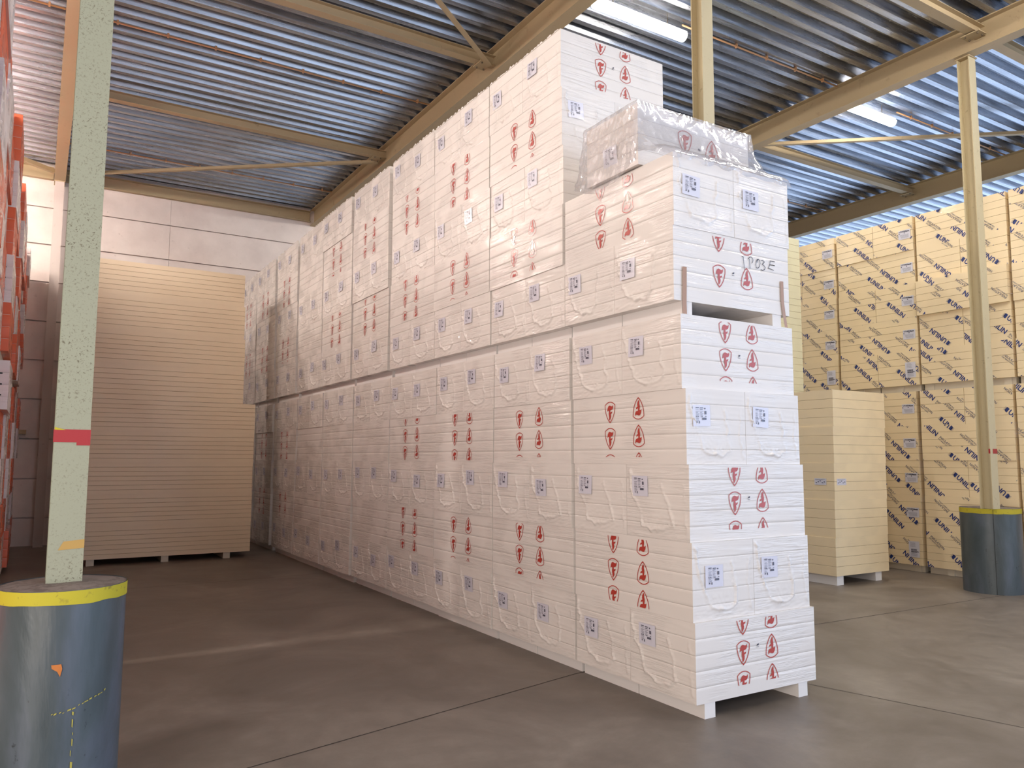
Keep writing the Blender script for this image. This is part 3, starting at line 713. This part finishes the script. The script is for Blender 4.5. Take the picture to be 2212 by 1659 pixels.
# front pack of the upper tier: handwriting and two strips of brown tape
def ribbon(b, pts, w, off, mi=0):
    for (a, c) in zip(pts, pts[1:]):
        d = Vector((c[0]-a[0], c[1]-a[1])).normalized(); s = Vector((-d.y, d.x))*w/2; e = d*w*0.3
        b.face([(a[0]-e.x-s.x, -off, a[1]-e.y-s.y), (c[0]+e.x-s.x, -off, c[1]+e.y-s.y), (c[0]+e.x+s.x, -off, c[1]+e.y+s.y), (a[0]-e.x+s.x, -off, a[1]-e.y+s.y)], mi)
H0 = (0.665, 0.302)
def hw(pts): return [(H0[0]+(x-330)*0.000248, H0[1]+0.085-(y-330)*0.000245+(x-330)*0.000075) for x, y in pts]
for strokes in ([[(330, 325), (385, 350), (388, 380), (405, 560), (425, 745)]],
                [[(665, 750), (640, 470), (605, 440), (650, 405), (720, 410), (775, 460), (795, 530), (770, 580), (740, 600)]],
                [[(1000, 520), (940, 580), (910, 680), (930, 770), (1000, 800), (1070, 760), (1100, 670), (1080, 580), (1030, 530), (985, 560), (980, 620)]],
                [[(1150, 590), (1220, 600), (1290, 660), (1240, 690), (1190, 715), (1260, 760), (1320, 830), (1290, 890), (1200, 905), (1130, 860)]],
                [[(1750, 735), (1640, 695), (1540, 665), (1520, 785), (1640, 815), (1740, 850), (1640, 815), (1520, 785), (1455, 880), (1570, 925), (1690, 985)]]):
    b = MB()
    for st_ in strokes: ribbon(b, hw(st_), .0048, .006)
    b.build('handwritten_character', M['ink'], front)
for (pts, wd) in (([(0.095, 0.235), (0.092, 0.10), (0.088, -0.02), (0.090, -0.090)], 0.038), ([(1.085, 0.255), (1.087, 0.10), (1.105, -0.02), (1.120, -0.090)], 0.032)):
    b = MB()
    for (a, c) in zip(pts, pts[1:]): b.face([(a[0]-wd/2, -0.0085, a[1]), (c[0]-wd/2, -0.0085, c[1]), (c[0]+wd/2, -0.0085, c[1]), (a[0]+wd/2, -0.0085, a[1])])
    b.build('packing_tape', M['tape'], front)

# ------------------------------------------------------------------ part pack in a loose clear bag on top of the front column
BX0, BY0, BZ0, BW, BD, BH = -0.06, 0.43, 3.845, 1.17, 0.62, 0.47
bag = link('bagged_insulation_pack', None, None, (BX0, BY0, BZ0)); tag(bag, 'small white pack in a loose clear bag on top of front column', 'insulation pack')
b = MB(); rest_box(b, BW, BD, BH, 0, ('-x', '-y'))
face_grid(b, (0, BD, 0), (0, -1, 0), (-1, 0, 0), BD, BH, 4, 30, 5, relief_plain(BD, BH, 90))
face_grid(b, (0, 0, 0), (1, 0, 0), (0, -1, 0), BW, BH, 4, 40, 5, relief_plain(BW, BH, 91))
for cu_, inv in ((0.47, False), (0.755, True)):
    for q in logo_polys(cu_, 0.245+(0.0 if inv else .02), 0.17, inv): put(b, (0, 0, 0), (1, 0, 0), (0, -1, 0), q, 0.004, 2)
put(b, (0, 0, 0), (1, 0, 0), (0, -1, 0), [(.60, .235), (.63, .225), (.632, .24), (.615, .25)], 0.004, 3)
b.build('board_pack', white_mats(), bag)
add_label(bag, '-x', 0.30, 0.16, 0.1, 1, BD)
b = MB(); NU, NV = 220, 34
def bag_pt(i, j):
    t = i/NU*4.0; side = int(t) % 4; f = t-int(t); v = j/NV            # v=0 top edge, 1 = lower hem
    g = 0.012+0.016*(0.5+0.5*noise.noise(Vector((t*3, v*3, 2))))
    fl_ = (v**2.2)
    flare = {0: 0.33, 1: 0.16, 2: 0.05, 3: 0.10}[side]
    c = (math.sin(math.pi*f))
    g += flare*fl_*(0.35+0.65*c)+0.020*(1-c)*v
    wr = noise.noise(Vector((t*16, v*2.5, 7))); g += 0.022*fl_*wr+0.012*noise.noise(Vector((t*30, v*9, 3)))*(0.3+v)
    x0, y0, x1, y1 = -g, -g, BW+g, BD+g
    if side == 0: p = (x0+(x1-x0)*f, y0)
    elif side == 1: p = (x1, y0+(y1-y0)*f)
    elif side == 2: p = (x1-(x1-x0)*f, y1)
    else: p = (x0, y1-(y1-y0)*f)
    px, py = p
    z = BH+0.012-v*BH+0.02*noise.noise(Vector((t*7, 0, 5)))*v
    if side == 3: z -= 0.15*fl_*c
    if side == 0:
        if v < 0.6: s_ = v/0.6; z2 = BH+0.012-s_*(BH-0.05); g2 = 0.012+0.13*s_**2.4
        else:
            s_ = (v-0.6)/0.4; g2 = 0.142+0.205*min(1, s_/0.8); z2 = 0.062-0.045*min(1, s_/0.8)
            if s_ > 0.8: z2 -= 0.07*(s_-0.8)/0.2*(1.0+0.6*wr); g2 += 0.006
        g2 += 0.012*wr*v+0.006*noise.noise(Vector((t*34, v*10, 3))); z2 += 0.012*abs(wr)*v
        k_ = min(1.0, min(f, 1-f)/0.16); k_ = k_*k_*(3-2*k_)
        py = py*(1-k_)+(-g2)*k_; z = z*(1-k_)+z2*k_; px += 0.13*fl_*max(0, f-0.3)
    if side == 1: px += 0.091*fl_*(1-f)
    if z < 0.014 and side not in (0, 3): z = 0.014+0.006*(wr+0.6)
    return (px, py, z)
b.grid(NU, NV, bag_pt)
def bag_top(i, j):
    s = j/6.0; p = bag_pt(i, 0); cx, cy = BW/2, BD/2
    return (p[0]+(cx-p[0])*s, p[1]+(cy-p[1])*s, BH+0.012+0.008*noise.noise(Vector((p[0]*6*s, p[1]*6, s*3)))*min(1, s*4))
b.grid(NU, 6, bag_top)
b.build('loose_film_bag', M['film'], bag)

# ------------------------------------------------------------------ cream board stacks behind the left column
def board_stack(name, root, x, y, z, nb, mats, seed, groove=0.004, nu=20):
    b = MB(); rest_box(b, x, y, z, 0, ('-x', '-y'))
    face_grid(b, (0, y, 0), (0, -1, 0), (-1, 0, 0), y, z, nb, 6, 1, ZERO, groove=groove)
    face_grid(b, (0, 0, 0), (1, 0, 0), (0, -1, 0), x, z, nb, 6, 1, ZERO, groove=groove)
    return b.mesh(name, mats)
cm = [M['cream'], M['cream_seam'], M['navy'], M['grey_ink']]
words = ['bottom', 'second', 'third', 'fourth', 'fifth', 'sixth', 'seventh', 'eighth', 'top']
zc = 0.10; lower_h = [0.50, 0.50, 0.50, 0.50, 0.51]; dx = [0, .01, -.005, .015, .03]
for i, h in enumerate(lower_h):
    me = board_stack('cream_board_pack', None, 2.55, 1.2, h-0.0006, 7, cm, 200+i, 0.004, 50)
    o = link('cream_board_pack', me, None, (-3.06+dx[i]*0.3, 10.05+dx[i]*.2, zc))
    tag(o, 'wide cream board pack behind left column, %s of the lower five' % words[i], 'board pack', 'cream board packs stacked behind the left column')
    if i == 0:
        for xr in (0.09, 1.16, 2.12):
            b = MB(); b.box((xr, 0.02, -0.0995), (xr+0.11, 1.18, -0.0005)); b.build('foam_runner', M['cream_foam'], o)
    zc += h
zc += 0.004
for i, h in enumerate([0.57, 0.55, 0.57, 0.56]):
    me = board_stack('cream_board_pack', None, 2.33, 1.2, h-0.0006, 7, cm, 220+i, 0.004, 50)
    o = link('cream_board_pack', me, None, (-3.04+(0, .0, -.02, -.04)[i], 10.06, zc))
    tag(o, 'cream board pack behind left column, %s of the upper four' % (('lowest', 'second', 'third', 'topmost')[i]), 'board pack', 'cream board packs stacked behind the left column')
    zc += h

# ------------------------------------------------------------------ tall cream stack right of the row, and the pale one behind it
m_t = [M['cream_w'], M['cream_seam']]
hts = [4, 4, 4, 4, 4]; zc = 0.125; bt = 2.53/20
for i in range(5):
    n = 4; h = bt*n
    me = board_stack('tall_board_pack', None, 1.17, 1.2, h-0.0006, n, m_t, 260+i, 0.003, 30)
    o = link('cream_board_pack', me, None, (5.555+[0, .01, .02, .03, .045][i], 3.0, zc))
    tag(o, 'narrow cream board pack right of the white row, %s of five' % ('bottom', 'second', 'middle', 'fourth', 'top')[i], 'board pack', 'cream packs of the free-standing narrow stack')
    if i == 0:
        for xr in (0.03, 0.88):
            b = MB(); b.box((xr, 0.02, -0.1245), (xr+0.14, 1.18, -0.0005)); b.build('foam_runner', M['white_foam'], o)
    if i == 2:
        for f_, u, w_ in (('-x', 0.98, 0.19), ('-y', 0.15, 0.20)):
            b = MB(); b.box((-w_/2, -0.001, -0.045), (w_/2, 0.0, 0.045)); 
            for k in range(5): b.box((-w_*.4+k*w_*.17, -0.0022, -0.02+0.012*(k % 3)), (-w_*.4+k*w_*.17+.022, -0.001, -0.008+0.012*(k % 3)), 1)
            b.box((-w_*.42, -.0022, .03), (w_*.38, -.001, .033), 1); b.box((-w_*.42, -.0022, .022), (w_*.2, -.001, .024), 1)
            lo = b.build('paper_label', [M['paper'], M['grey_ink']], o)
            if f_ == '-x': lo.location = (-0.003, 1.2-u, 0.25); lo.rotation_euler = (0, 0, -math.pi/2)
            else: lo.location = (u, -0.003, 0.25)
    zc += h
zc = 0.1
for i, h in enumerate([0.86, 0.86, 0.86, 0.86, 0.86, 0.90]):
    me = board_stack('pale_board_pack', None, 1.17, 0.9, h-0.0006, 8, [M['pale'], M['cream_seam']], 280+i, 0.003, 20)
    o = link('pale_board_pack', me, None, (5.65, 4.42, zc))
    tag(o, 'pale greenish board pack behind the row, %s of the stack of six' % ('lowest', 'second', 'third', 'fourth', 'fifth', 'topmost')[i], 'board pack', 'pale greenish packs between row and printed stacks')
    if i == 0:
        for xr in (0.1, 0.95):
            b = MB(); b.box((xr, 0.02, -0.0995), (xr+0.1, 0.88, -0.0005)); b.build('foam_runner', M['cream_foam'], o)
    zc += h

# ------------------------------------------------------------------ blue-printed stacks on the right
mp = [M['cream_w'], M['cream_seam'], M['navy'], M['grey_ink'], M['paper'], M['ink']]
def ship_label(tall):
    b = MB(); w, h = (0.20, 0.145) if not tall else (0.17, 0.24)
    b.grid(6, 6, lambda i, j: ((i/6-.5)*w, -0.003*abs(noise.noise(Vector((i*.6, j*.6, 4)))), (j/6-.5)*h), 0)
    def q(u0_, v0_, u1_, v1_, mi): b.face([(u0_, -.0048, v0_), (u1_, -.0048, v0_), (u1_, -.0048, v1_), (u0_, -.0048, v1_)], mi)
    if not tall:
        for t in T_UTH: b.face([(p[0]-w*.42, -.005, p[1]+h*.28) for p in t], 1)
        q(w*.12, h*.26, w*.42, h*.36, 1); q(-w*.44, h*.08, -w*.38, h*.2, 1); q(-w*.02, h*.12, w*.05, h*.22, 1)
        for k in range(6): q(-w*.36+.004*k, h*(-.02-.07*k), w*.36, h*(-.005-.07*k), 2)
    else:
        for k in range(6): q(-w*.34, h*(.40-.05*k), w*(.1+.03*(k % 3)), h*(.41-.05*k), 2)
        for k in range(9): q(-w*.28+.0105*k, h*-.10, -w*.28+.0105*k+.006, h*.02, 1)
        for k in range(9): q(-w*.28+.0105*k, h*-.20, -w*.28+.0105*k+.0075, h*-.12, 1)
        q(w*.22, h*-.16, w*.42, h*-.12, 1)
        for k in range(4): q(-w*.3, h*(-.27-.05*k), w*.3, h*(-.26-.05*k), 2)
    return b.mesh('paper_label', [M['paper'], M['ink'], M['grey_ink']])
SL, ST = ship_label(False), ship_label(True)
UX = 7.80
def print_pack(y0, y1, z0, h, seed, label, with_label, xoff=0.0, runners=False):
    rng = random.Random(seed); w = y1-y0-0.006; hh = h-0.0006; nb = 5
    b = MB(); rest_box(b, 1.2, w, hh, 0, ('-x', '-y')); fr = ZERO
    face_grid(b, (0, w, 0), (0, -1, 0), (-1, 0, 0), w, hh, nb, 6, 1, fr, groove=0.003)
    face_grid(b, (0, 0, 0), (1, 0, 0), (0, -1, 0), 1.2, hh, nb, 4, 1, fr, groove=0.003)
    th = hh/nb; k = rng.choice([0, 1, 2, 5]); cuts = [(0.0, hh, 0.0)] if k in (0, 5) else [(0.0, th*(k+1), 0.0), (th*(k+1), hh, rng.uniform(.1, .3))]
    for poly, ink in print_film(rng, w, hh, cuts): put(b, (0, w, 0), (0, -1, 0), (-1, 0, 0), poly, 0.0035, 2+ink)
    o = b.build('printed_board_pack', mp, None, (UX+xoff, y0+0.003, z0))
    tag(o, label, 'board pack', 'blue-printed board packs on the right')
    if with_label:
        l = link('paper_label', ST if with_label == 2 else SL, o, (-0.006, 0.13, hh*(0.45 if with_label == 2 else 0.50))); l.rotation_euler = (0, 0, -math.pi/2)
    if runners:
        for yr in ((0.06, w-0.16) if w > 1 else (w/2-0.05,)):
            b = MB(); b.box((0.04, yr, -0.0985), (1.16, yr+0.10, -0.0005)); b.build('foam_runner', M['cream_foam'], o)
        b = MB(); b.box((0.06, 0.01, -0.0985), (0.14, w-0.01, -0.0005)); b.build('foam_runner', M['cream_foam'], o)
    return o
ucols = [(4.47, 5.85, 'far left'), (3.06, 4.42, 'second'), (1.70, 3.03, 'third'), (0.32, 1.66, 'nearest')]
seed = 400
lname = ('bottom', 'second', 'middle', 'fourth', 'top')
for tier, (zb, ht, cols) in enumerate(((0.10, 0.529, [(4.47, 5.85, 'hindmost'), (3.13, 4.45, 'far left'), (1.74, 3.07, 'middle'), (0.36, 1.70, 'nearest')]), (2.845, 0.530, ucols))):
    tn = ('lower tier', 'upper tier')[tier]
    for ci, (ya, yb, cn) in enumerate(cols):
        for l in range(5):
            two = (l+ci+tier) % 2 == 0; z = zb+l*ht; xo = random.Random(seed).uniform(-.015, .015)+(-.05 if (tier, ci, l) == (1, 2, 2) else 0)
            lab = {(0, 0): 0, (0, 1): 1, (0, 2): 0, (0, 3): 1, (1, 0): 1, (1, 1): 1, (1, 2): 0, (1, 3): 0}[(tier, ci)]
            if lab and l == 0: lab = 2
            if (tier, ci) == (0, 2) and l in (0, 1, 3, 4): lab = 0
            ph = 'blue-printed cream pack, %s, %s column, %s layer' % (tn, cn, lname[l])
            if two:
                ym = (ya+yb)/2
                print_pack(ym, yb, z, ht, seed, ph+', left half', 0, xo, l == 0); print_pack(ya, ym, z, ht, seed+1, ph+', right half', lab, xo, l == 0)
            else: print_pack(ya, yb, z, ht, seed, ph, lab, xo, l == 0)
            seed += 2

# ------------------------------------------------------------------ orange and white wrapped stacks at the far left
def orange_pack(w, d, h, seed, col):
    """sleeve of coloured film round the middle, open white board ends with dark slots"""
    b = MB(); rest_box(b, w, d, h, 0, ('+x', '-y'))
    f1 = relief_plain(w, h, seed); f2 = relief_label(d, h, seed+2)
    face_grid(b, (0, 0, 0), (1, 0, 0), (0, -1, 0), w, h, 4, 14, 4, f1)
    face_grid(b, (w, 0, 0), (0, 1, 0), (1, 0, 0), d, h, 4, 40, 10, f2)
    if col == 1:
        for k in range(3): b.box((w-0.16, -0.004, h*(0.28+.22*k)), (w-0.06, 0.002, h*(0.28+.22*k)+0.014), 2)
    return b.mesh('wrapped_pack', [M['orange' if col == 0 else 'pinkwhite'], M['seam'], M['black']])
OP = [[orange_pack(1.1, 1.17, 0.52, 500+i+10*c_, c_) for i in range(3)] for c_ in range(2)]
oy = [1.0, 2.25, 3.50, 4.72, 5.95, 7.2, 8.45, 9.7, 10.95, 12.2]
for i, y in enumerate(oy):
    zc = 0.10; xr = -4.08+random.Random(i+77).uniform(-.03, .03)
    if i >= 4: xr += 0.04
    for l in range(10):
        colr = (i+l+1) % 2; h = 0.52
        if l == 5: zc += 0.10
        jx = random.Random(i*31+l).uniform(-.035, .035)
        o = link('wrapped_pack', OP[colr][(i+l) % 3], None, (xr-1.1+jx, y, zc))
        tag(o, '%s wrapped pack in the left-edge stacks, %s layer, %s stack from back wall' % (('orange' if colr == 0 else 'white'), ORD[l+1], ORD[10-i]), 'wrapped pack', 'orange and white wrapped packs along the left edge')
        if l in (0, 5):
            for xq in (0.05, 0.93):
                b = MB(); b.box((xq, 0.03, -0.0995), (xq+0.10, 1.14, -0.0005)); b.build('foam_runner', M['cream_foam'], o)
        zc += h
